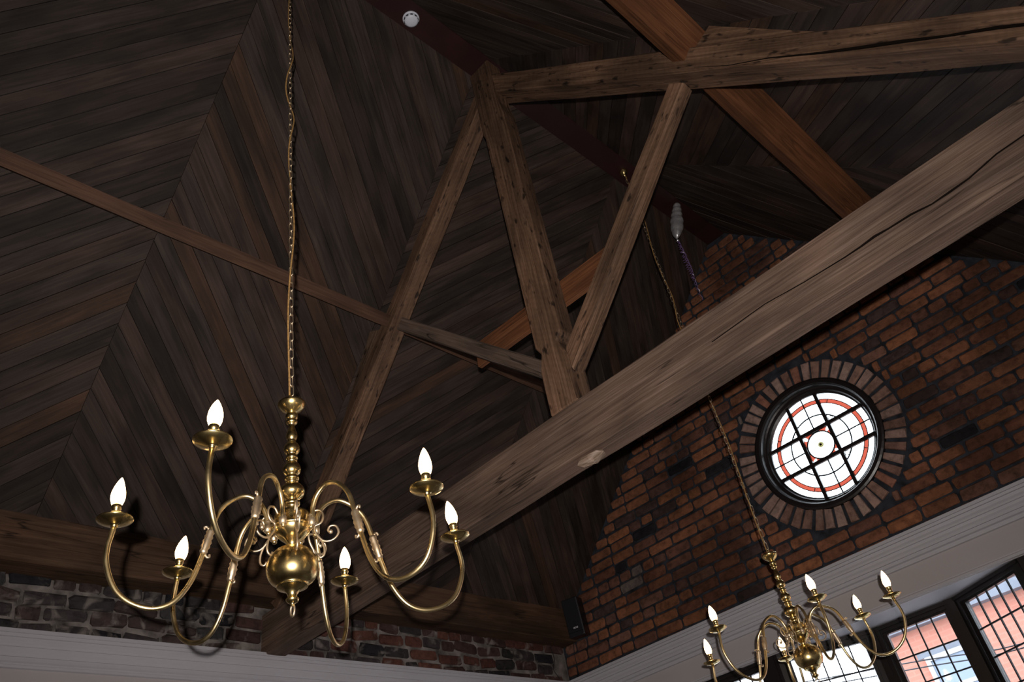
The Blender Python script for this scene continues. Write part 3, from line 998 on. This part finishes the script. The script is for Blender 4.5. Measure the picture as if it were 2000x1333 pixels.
for x in (-BR, BR):
    g = Geo(); hz = math.sqrt(R3 ** 2 - BR ** 2) + 0.006
    g.box(WC.x + x - 0.0125, WC.x + x + 0.0125, WC.y + GY - 0.024, WC.y + GY - 0.004, WC.z - hz, WC.z + hz); g.build('glazing_bar', M['frame'], rw)
    g = Geo()
    g.box(WC.x - hz, WC.x + hz, WC.y + GY - 0.0235, WC.y + GY - 0.0045, WC.z + x - 0.0125, WC.z + x + 0.0125); g.build('glazing_bar', M['frame'], rw)
for r_, w_ in ((0.098, 0.0085), (0.218, 0.0085), (R1, 0.005), (R2, 0.005)):
    pts = [WC + Vector((r_ * math.cos(2 * PI * k / 64), GY - 0.004, r_ * math.sin(2 * PI * k / 64))) for k in range(64)]
    v, f = tube(pts, w_ * 0.62, 5, True)
    make('lead_came', v, f, M['lead'], rw, smooth=True)
for k in range(4):
    a = k * PI / 2
    d = Vector((math.cos(a), 0, math.sin(a)))
    p0, p1 = WC + d * BR, WC + d * R3
    v, f = tube([p0 + Vector((0, GY - 0.004, 0)), p1 + Vector((0, GY - 0.004, 0))], 0.0052, 5)
    make('lead_came', v, f, M['lead'], rw)
    a = PI / 4 + k * PI / 2
    c = WC + Vector((math.cos(a) * 0.198, GY - 0.004, math.sin(a) * 0.198))
    pts = [c + Vector((0.016 * math.cos(2 * PI * i / 16), 0, 0.016 * math.sin(2 * PI * i / 16))) for i in range(16)]
    v, f = tube(pts, 0.002, 4, True)
    make('lead_came', v, f, M['lead'], rw)
    # short ties across the red ring
    for da in (0.62, 0.95):
        pass
for k in range(4):
    a = PI / 4 + k * PI / 2 + 0.22
    d = Vector((math.cos(a), 0, math.sin(a)))
    v, f = tube([WC + d * R1 + Vector((0, GY - 0.004, 0)), WC + d * R2 + Vector((0, GY - 0.004, 0))], 0.003, 5)
    make('lead_came', v, f, M['lead'], rw)

# ------------------------------------------------------------------ chandeliers
ARM = [(0.062, 1.012), (0.069, 1.04), (0.070, 1.07), (0.087, 1.105), (0.122, 1.126), (0.160, 1.113), (0.193, 1.078), (0.212, 1.02), (0.232, 0.943), (0.255, 0.875),
       (0.290, 0.825), (0.335, 0.807), (0.385, 0.818), (0.425, 0.850), (0.450, 0.905), (0.456, 0.955), (0.447, 1.012)]
STEM = [(0.004, 1.453), (0.014, 1.453), (0.033, 1.451), (0.0405, 1.446), (0.0405, 1.440), (0.034, 1.429), (0.022, 1.419), (0.013, 1.413), (0.012, 1.410), (0.0175, 1.406), (0.0185, 1.398), (0.0165, 1.391), (0.0125, 1.387),
        (0.0165, 1.383), (0.0165, 1.376), (0.010, 1.370), (0.0085, 1.362), (0.0125, 1.348), (0.0165, 1.334), (0.0155, 1.322), (0.010, 1.313), (0.0125, 1.310), (0.011, 1.306),
        (0.0185, 1.300), (0.0235, 1.287), (0.0205, 1.274), (0.011, 1.264), (0.0165, 1.260), (0.0165, 1.252), (0.0115, 1.249), (0.0165, 1.245), (0.012, 1.239),
        (0.0205, 1.232), (0.026, 1.218), (0.022, 1.204), (0.013, 1.196), (0.0195, 1.192), (0.020, 1.184), (0.014, 1.180), (0.0185, 1.176), (0.013, 1.170),
        (0.027, 1.163), (0.0355, 1.148), (0.032, 1.133), (0.019, 1.122), (0.015, 1.117), (0.0215, 1.113), (0.0215, 1.104), (0.015, 1.100), (0.0135, 1.088), (0.020, 1.078)]
HUB = [(0.012, 1.082), (0.030, 1.080), (0.044, 1.076), (0.048, 1.070), (0.047, 1.045), (0.052, 1.040), (0.054, 1.033), (0.050, 1.029), (0.047, 1.022), (0.034, 1.006), (0.020, 0.994), (0.013, 0.984), (0.013, 0.976)]
BALL = [(0.010, 0.982), (0.017, 0.979), (0.034, 0.973), (0.052, 0.960), (0.064, 0.941), (0.068, 0.920), (0.065, 0.900), (0.056, 0.884), (0.043, 0.874), (0.040, 0.870), (0.040, 0.866), (0.030, 0.862),
        (0.019, 0.855), (0.013, 0.846), (0.012, 0.838), (0.017, 0.834), (0.014, 0.827), (0.007, 0.822), (0.006, 0.816)]
def fine(prof, per):
    return [(max(0.001, q.x), q.y) for q in catmull([(a, b, 0) for a, b in prof], per)]
def bulb_mesh():
    prof = [(0.010, 0.0), (0.0135, 0.004), (0.0172, 0.016), (0.0180, 0.026), (0.0168, 0.038), (0.0135, 0.051), (0.0092, 0.063), (0.0050, 0.072), (0.0016, 0.0775)]
    v, f = lathe(prof, (0, 0, 0), 14)
    v = [q + Vector((0.006 * (q.z / 0.0775) ** 2.2, 0, 0)) for q in v]
    return mesh_data('bulb', v, f, M['bulb'], True)
BULB = bulb_mesh()
v, f = lathe([(0.006, -0.020), (0.0085, -0.016), (0.0085, -0.012), (0.014, -0.011), (0.030, -0.006), (0.043, 0.001), (0.0445, 0.004), (0.043, 0.006), (0.036, 0.003), (0.018, 0.002), (0.008, 0.003)], (0, 0, 0), 24)
PAN = mesh_data('drip_pan', v, f, M['brass'], True)
v, f = lathe([(0.009, 0.0), (0.013, 0.001), (0.013, 0.008), (0.0105, 0.011), (0.0105, 0.030), (0.0122, 0.031), (0.0122, 0.042), (0.0112, 0.044)], (0, 0, 0), 16)
SOCK = mesh_data('candle_socket', v, f, M['brass'], True)
lk = []
for k in range(16):
    a = 2 * PI * k / 16
    x = 0.0066 * math.cos(a); zz = 0.0066 * math.sin(a) + (0.0135 if math.sin(a) > 0 else -0.0135)
    lk.append(Vector((x, 0, zz)))
v, f = tube(lk, 0.0019, 5, True)
LINK = mesh_data('chain_link', v, f, M['brass_old'], True)

def chandelier(y, arms, label, seed, canopy_z=RZ):
    r = random.Random(seed)
    root = empty('chandelier', W(XC, y, 0.795), label, 'chandelier', 'six-arm brass chandeliers hung from the ridge')
    O = W(XC, y, 0)
    def put(name, v, f, mat, parent=root, smooth=True):
        return make(name, [O + Vector(q) for q in v], f, mat, parent, smooth)
    v, f = lathe(fine(STEM, 2), n=24); put('stem', v, f, M['brass'])
    v, f = lathe(fine(HUB, 2), n=28); put('hub', v, f, M['brass'])
    v, f = lathe(fine(BALL, 4), n=40); put('ball', v, f, M['brass'])
    pts = [Vector((0.009 * math.cos(2 * PI * k / 16), 0, 0.804 + 0.0155 * math.sin(2 * PI * k / 16))) for k in range(16)]
    v, f = tube(pts, 0.0028, 6, True); put('hook_ring', v, f, M['brass_old'])
    pts = [Vector((0.0, 0.011 * math.cos(2 * PI * k / 16), 1.463 + 0.013 * math.sin(2 * PI * k / 16))) for k in range(16)]
    v, f = tube(pts, 0.003, 6, True); put('top_loop', v, f, M['brass'])
    for i, (deg, er, ez) in enumerate(arms):
        a = math.radians(deg)
        cr = Vector((math.cos(a), math.sin(a), 0))
        side = Vector((-math.sin(a), math.cos(a), 0))
        def at(rr, zz): return cr * rr + Vector((0, 0, zz))
        prof = []
        for (rr, zz) in ARM:
            k = 0.07
            rs = (er - k) / (0.447 - k)
            r2 = rr if rr < k else k + (rr - k) * rs
            t_ = min(1.0, max(0.0, (rr - 0.16) / 0.28))
            prof.append(at(r2, zz + (ez - 0.018 - 1.012) * t_))
        path = catmull(prof, 5)
        v, f = tube(path, 0.0066, 10)
        arm = put('arm', v, f, M['brass_arm'])
        # knuckle at the hub
        v, f = lathe([(0.004, -0.012), (0.0095, -0.010), (0.0105, 0.0), (0.0095, 0.010), (0.006, 0.013), (0.0085, 0.018), (0.005, 0.025), (0.002, 0.027)], n=12)
        kp = at(0.0655, 1.03)
        put('knuckle', [q + kp for q in v], f, M['brass_old'], arm)
        # cast leaf collar on the falling part
        p0 = prof[7]; p1 = prof[8] + (prof[7] - prof[8]) * 0.12
        dirv = (p1 - p0).normalized()
        radii = [0.0075, 0.0115, 0.009, 0.0118, 0.0095, 0.0128, 0.0105, 0.0122, 0.009, 0.0105, 0.0075]
        n_ = len(radii)
        v, f = tube([p0 + (p1 - p0) * (k / (n_ - 1)) for k in range(n_)], radii, 10)
        col = put('leaf_collar', v, f, M['brass_old'], arm)
        for e_, s_ in ((p0, -1), (p1, 1)):
            nn = side.cross(dirv).normalized() * s_
            if s_ < 0: nn = -side.cross(dirv).normalized()
            cur = [e_ + nn * 0.006, e_ + nn * 0.013 + dirv * s_ * 0.006, e_ + nn * 0.018 + dirv * s_ * 0.003, e_ + nn * 0.016 - dirv * s_ * 0.003]
            v, f = tube(catmull(cur, 3), [0.0038 - 0.0001 * q for q in range(10)], 6)
            put('leaf_tip', v, f, M['brass_old'], arm)
        end = prof[-1]
        tip = O + end
        lean = Matrix.Rotation(r.uniform(-0.05, 0.05), 3, 'X') @ Matrix.Rotation(r.uniform(-0.05, 0.05), 3, 'Y')
        link('drip_pan', PAN, arm, tip + Vector((0, 0, 0.018)), lean)
        link('candle_socket', SOCK, arm, tip + Vector((0, 0, 0.018)), lean)
        spin = lean @ Matrix.Rotation(r.uniform(0, 2 * PI), 3, 'Z')
        link('bulb', BULB, arm, tip + lean @ Vector((0, 0, 0.060)), spin)
        # scroll bracket between the arms
        b = a + PI / 6
        cr2 = Vector((math.cos(b), math.sin(b), 0))
        def at2(rr, zz): return cr2 * rr + Vector((0, 0, zz))
        sc = [(0.050, 1.062), (0.062, 1.078), (0.078, 1.076), (0.084, 1.058), (0.076, 1.038), (0.060, 1.030), (0.066, 1.004), (0.086, 0.984), (0.110, 0.986), (0.124, 1.004),
              (0.118, 1.024), (0.102, 1.026), (0.096, 1.014), (0.103, 1.007)]
        pts = catmull([at2(*q) for q in sc], 4)
        v, f = tube(pts, 0.0032, 6); s1 = put('scroll', v, f, M['brass_old'])
        sc2 = [(0.062, 1.012), (0.074, 0.994), (0.084, 0.968), (0.084, 0.946), (0.074, 0.938), (0.068, 0.947)]
        v, f = tube(catmull([at2(*q) for q in sc2], 4), 0.003, 6); put('scroll_tail', v, f, M['brass_old'], s1)
        v, f = lathe([(0.001, -0.0065), (0.005, -0.004), (0.0065, 0), (0.005, 0.004), (0.001, 0.0065)], n=8)
        put('scroll_bead', [q + at2(0.103, 1.009) for q in v], f, M['brass_old'], s1)
    # chain
    zc = 1.494; k = 0
    while zc < canopy_z - 0.05:
        ax = Matrix.Rotation((PI / 2 if k % 2 else 0) + 0.5, 3, 'Z')
        link('chain_link', LINK, root, O + Vector((0, 0, zc)), ax)
        zc += 0.0362; k += 1
    # cord loosely following the chain
    cp = []
    zz = 1.455
    while zz < canopy_z - 0.03:
        ph = zz * 7.3 + 3 * math.sin(zz * 2.1)
        am = 0.006 + 0.012 * (0.5 + 0.5 * math.sin(zz * 5.7 + seed))
        cp.append(Vector((am * math.cos(ph), am * math.sin(ph), zz)))
        zz += 0.07
    cp.append(Vector((0, 0, canopy_z - 0.02)))
    v, f = tube(catmull(cp, 4), 0.0031, 6); put('cord', v, f, M['cord'])
    v, f = lathe([(0.034, canopy_z), (0.034, canopy_z - 0.006), (0.030, canopy_z - 0.018), (0.020, canopy_z - 0.032), (0.008, canopy_z - 0.042), (0.006, canopy_z - 0.052)], n=20)
    put('ceiling_canopy', v, f, M['brass'])
    return root
chandelier(1.1218, ((306.8, 0.480, 1.042), (250.0, 0.441, 1.040), (196.6, 0.430, 1.052), (127.3, 0.455, 1.044), (70.5, 0.480, 1.022), (19.5, 0.427, 0.990)),
           'large near brass chandelier hanging on the left under the dark boards', 3)
chandelier(3.958, ((310.0, 0.475, 1.045), (247.0, 0.470, 1.074), (190.0, 0.480, 1.040), (128.0, 0.475, 1.037), (68.0, 0.460, 1.105), (13.0, 0.475, 1.062)),
           'far brass chandelier hanging in front of the bay window', 4)
# ------------------------------------------------------------------ small things on the ridge
sd = empty('smoke_detector', W(-1.805, 1.945, RZ), 'round white smoke detector on the maroon ridge board', 'smoke detector')
v, f = lathe([(0.048, 0.0), (0.050, -0.004), (0.050, -0.010), (0.046, -0.014)], W(-1.805, 1.945, RZ), 28); make('base', v, f, M['plastic'], sd, True)
v, f = lathe([(0.043, -0.012), (0.044, -0.020), (0.040, -0.031), (0.030, -0.037), (0.004, -0.039)], W(-1.805, 1.945, RZ), 28); make('cover', v, f, M['plastic'], sd, True)
for k in range(10):
    a = 2 * PI * k / 10
    g = Geo()
    c = W(-1.805, 1.945, RZ - 0.027) + Vector((math.cos(a), math.sin(a), 0)) * 0.0405
    g.obox(c, Matrix.Rotation(a, 3, 'Z'), 0.004, 0.007, 0.0035)
    g.build('vent_slot', M['slot'], sd)

# shrunken foil balloon with curled ribbon
b0 = W(-1.742, 4.56, 4.487)
b1 = ray_at(1322, 466, Y=4.50)
bl = empty('foil_balloon', b0, 'shrivelled silver foil balloon caught against the ridge near the gable', 'balloon')
axv = (b1 - b0)
LB = axv.length
ax = axes_from(axv, (0, 1, 0))
prof = [(0.0, 0.004), (0.03, 0.022), (0.07, 0.031), (0.11, 0.031), (0.135, 0.026), (0.15, 0.028), (0.19, 0.040), (0.24, 0.040), (0.27, 0.033), (0.29, 0.036), (0.33, 0.046), (0.38, 0.046), (0.41, 0.040), (0.43, 0.043), (0.5, 0.053), (0.57, 0.054), (0.61, 0.048), (0.63, 0.05), (0.7, 0.052), (0.77, 0.048), (0.8, 0.041), (0.82, 0.041), (0.88, 0.034), (0.94, 0.022), (1.0, 0.007)]
v = []; f = []
n = 18
for t, r_ in prof:
    for k in range(n):
        a = 2 * PI * k / n
        rr = r_ * (1 + 0.04 * math.sin(3 * a + t * 9) + rnd.uniform(-0.02, 0.02))
        v.append(b0 + ax @ Vector((t * LB, rr * math.cos(a), rr * math.sin(a) * 0.85)))
for i in range(len(prof) - 1):
    for k in range(n):
        f.append((i * n + k, i * n + (k + 1) % n, (i + 1) * n + (k + 1) % n, (i + 1) * n + k))
f.append(tuple(range(n))); f.append(tuple(range((len(prof) - 1) * n, len(prof) * n)))
make('envelope', v, f, M['foil'], bl, True)
v, f = lathe([(0.004, 0.02), (0.008, 0.01), (0.005, 0.0), (0.011, -0.012), (0.012, -0.018)], b1 + Vector((0, 0, -0.012)), 10)
make('neck', v, f, M['foil'], bl, True)
rb = random.Random(11)
for j in range(3):
    pts = []
    z_ = 0.0
    ln = (0.40, 0.52, 0.60)[j]
    i = 0
    while z_ < ln:
        a = i * 1.15 + j * 2.1
        am = 0.008 + 0.012 * math.sin(PI * min(1, z_ / 0.45)) * rb.uniform(0.5, 1.2) if z_ < 0.45 else 0.009
        pts.append(b1 + Vector((am * math.cos(a), am * math.sin(a), -0.03 - z_)))
        z_ += rb.uniform(0.008, 0.017); i += 1
    v, f = tube(catmull(pts, 2), 0.0014, 4)
    make('ribbon', v, f, M['ribbon'], bl)

# ------------------------------------------------------------------ loudspeaker in the corner
sc_ = W(-4.035, 5.045, 2.06)
sp = empty('loudspeaker', sc_ - Vector((0, 0, 0.16)), 'black loudspeaker mounted in the corner beside the brick gable', 'loudspeaker')
face = Vector((0.30, -0.95, -0.10)).normalized()
upv = Vector((0, 0, 1)); upv = (upv - face * upv.dot(face)).normalized()
rt = upv.cross(face) * -1
rt = face.cross(upv) * -1
axs = Matrix((rt.normalized(), -face, upv)).transposed()
def sbox(name, x0, x1, y0, y1, z0, z1, mat, bev=0.004):
    v, f = box_vf(x0, x1, y0, y1, z0, z1)
    o = make(name, [sc_ + axs @ Vector(q) for q in v], f, mat, sp)
    if bev:
        b_ = o.modifiers.new('edges', 'BEVEL'); b_.width = bev; b_.segments = 2
    return o
sbox('cabinet', -0.068, 0.068, -0.02, 0.10, -0.15, 0.145, M['black'], 0.006)
sbox('grille', -0.063, 0.063, -0.028, -0.02, -0.115, 0.14, M['black'], 0.003)
sbox('lower_trim', -0.063, 0.063, -0.026, -0.02, -0.145, -0.118, M['plain_grey'] if 'plain_grey' in M else M['black'], 0.002)
sbox('bracket', -0.02, 0.02, 0.10, 0.16, -0.03, 0.03, M['black'], 0.002)
tcu = bpy.data.curves.new('logo', 'FONT'); tcu.body = 'BOSE'; tcu.size = 0.017; tcu.shear = 0.25; tcu.align_x = 'CENTER'; tcu.extrude = 0.0006
to = bpy.data.objects.new('tmp_text', tcu); COL.objects.link(to)
dg = bpy.context.evaluated_depsgraph_get()
me = bpy.data.meshes.new_from_object(to.evaluated_get(dg))
bpy.data.objects.remove(to); me.name = 'logo'; me.materials.clear(); me.materials.append(M['print'])
tax = Matrix((rt.normalized(), upv, face)).transposed()
lo = link('logo', me, sp, sc_ + axs @ Vector((0.006, -0.0295, -0.092)), tax)
lo['label'] = 'small white maker lettering'

def cable(pts, name, label, rad=0.003):
    v, f = tube(catmull(pts, 6), rad, 5)
    return prop(make(name, v, f, M['black'], origin=pts[0]), label, 'cable')
cable([W(-4.20, YG - 0.016, 1.93), W(-4.212, YG - 0.02, 1.86), W(-4.218, YG - 0.016, 1.75), W(-4.214, YG - 0.02, 1.665)], 'speaker_cable', 'thin black cable running down the brick corner below the loudspeaker')
cable([W(XW + 0.02, 5.02, 1.92), W(XW + 0.026, 5.03, 1.82), W(XW + 0.024, 5.00, 1.74), W(XW + 0.03, 5.05, 1.668)], 'speaker_cable', 'thin black cable on the sooty wall just left of the corner')

# ------------------------------------------------------------------ outside
def facade_mat():
    m, nt, b = new_mat('pink_street_brick')
    tc = N(nt, 'ShaderNodeTexCoord')
    mp = N(nt, 'ShaderNodeMapping'); mp.inputs['Rotation'].default_value = (PI / 2, 0, 0)
    nt.links.new(tc.outputs['Object'], mp.inputs['Vector'])
    br = N(nt, 'ShaderNodeTexBrick')
    br.inputs['Color1'].default_value = (0.41, 0.165, 0.12, 1); br.inputs['Color2'].default_value = (0.39, 0.155, 0.112, 1)
    br.inputs['Mortar'].default_value = (0.41, 0.185, 0.138, 1)
    br.inputs['Scale'].default_value = 1.0; br.inputs['Brick Width'].default_value = 0.23; br.inputs['Row Height'].default_value = 0.075; br.inputs['Mortar Size'].default_value = 0.01
    nt.links.new(mp.outputs[0], br.inputs['Vector'])
    nt.links.new(br.outputs['Color'], b.inputs['Base Color'])
    b.inputs['Roughness'].default_value = 0.9
    return m
M['facade'] = facade_mat()
M['pale_paint'] = plain('pale_paint', (0.36, 0.36, 0.36), 0.6)
M['grey_gutter'] = plain('grey_gutter', (0.15, 0.165, 0.2), 0.6, noise_amt=0.15, nscale=4)
M['win_dark'] = plain('reflecting_window', (0.2, 0.25, 0.33), 0.3, spec=0.3)
M['asphalt'] = plain('grey_street', (0.3, 0.3, 0.3), 0.9, noise_amt=0.1)
M['slate'] = plain('pale_slate', (0.3, 0.31, 0.34), 0.6, noise_amt=0.15)
YF = 14.0
bd = empty('street_building', W(0.5, YF, Z0), 'pink brick house across the street seen through the bay window', 'building')
g = Geo(); g.box(-5.15, 6.0, YF, YF + 5, 0, 3.08 + H); g.build('wall', M['facade'], bd)
g = Geo(); g.box(-5.25, 6.1, YF - 0.18, YF, 3.07 + H, 3.38 + H); g.build('gutter', M['grey_gutter'], bd)
v, f = prism([W(-5.25, YF - 0.02, 3.381), W(-5.25, YF + 2.5, 3.95), W(-5.25, YF + 5, 3.381)], (11.3, 0, 0)); make('roof', v, f, M['slate'], bd)
for x0 in (-4.54, -2.2, 0.4, 3.0):
    g = Geo()
    x1, z0, z1 = x0 + 0.8, 1.25, 2.56
    t = 0.07
    g.box(x0, x0 + t, YF - 0.05, YF + 0.0, z0 + H, z1 + H); g.box(x1 - t, x1, YF - 0.05, YF, z0 + H, z1 + H)
    g.box(x0, x1, YF - 0.05, YF, z1 + 0.001 + H, z1 + t + H, 0); g.box(x0 - 0.05, x1 + 0.05, YF - 0.1, YF, z0 - 0.06 + H, z0 - 0.001 + H)
    g.box(x0 + t + 0.001, x1 - t - 0.001, YF - 0.04, YF, 2.12 + H, 2.18 + H)
    w_ = g.build('window', M['pale_paint'], bd)
    g = Geo(); g.box(x0 - 0.1, x1 + 0.1, YF - 0.03, YF, z1 + t + 0.001 + H, z1 + t + 0.09 + H); g.build('lintel', M['grey_gutter'], bd)
    for za, zb in ((z0, 2.119), (2.181, z1)):
        g = Geo(); g.box(x0 + t, x1 - t, YF - 0.02, YF - 0.005, za + H, zb + H); g.build('pane', M['win_dark'], w_)
g = Geo(); g.box(-25, 25, YG + 0.95, 40, -0.4, -0.2)
prop(g.build('street_ground', M['asphalt']), 'grey street outside the windows', kind='structure')
for i, (za, zb, lab) in enumerate(((1.72, 1.50, 'thin overhead wire outside the bay window, the upper of two'), (1.655, 1.47, 'thin overhead wire outside the bay window, the lower of two'))):
    pts = [W(-6.88, 9.0, za + 0.55), W(-3.2, 9.0, za), W(-1.5, 9.0, zb + 0.02), W(2.88, 9.0, zb + 0.15)]
    v, f = tube(catmull(pts, 8), 0.007, 5)
    prop(make('overhead_wire', v, f, M['black'], origin=pts[0]), lab, 'wire')
for x in (-7.0, 3.0):
    v, f = lathe([(0.09, 0.0), (0.075, 4.3)], Vector((x, 9.0, -0.2)), 12)
    prop(make('wire_pole', v, f, M['asphalt'], origin=(x, 9.0, -0.2)), 'grey pole holding the overhead wires at the %s' % ('left' if x < 0 else 'right'), 'pole')
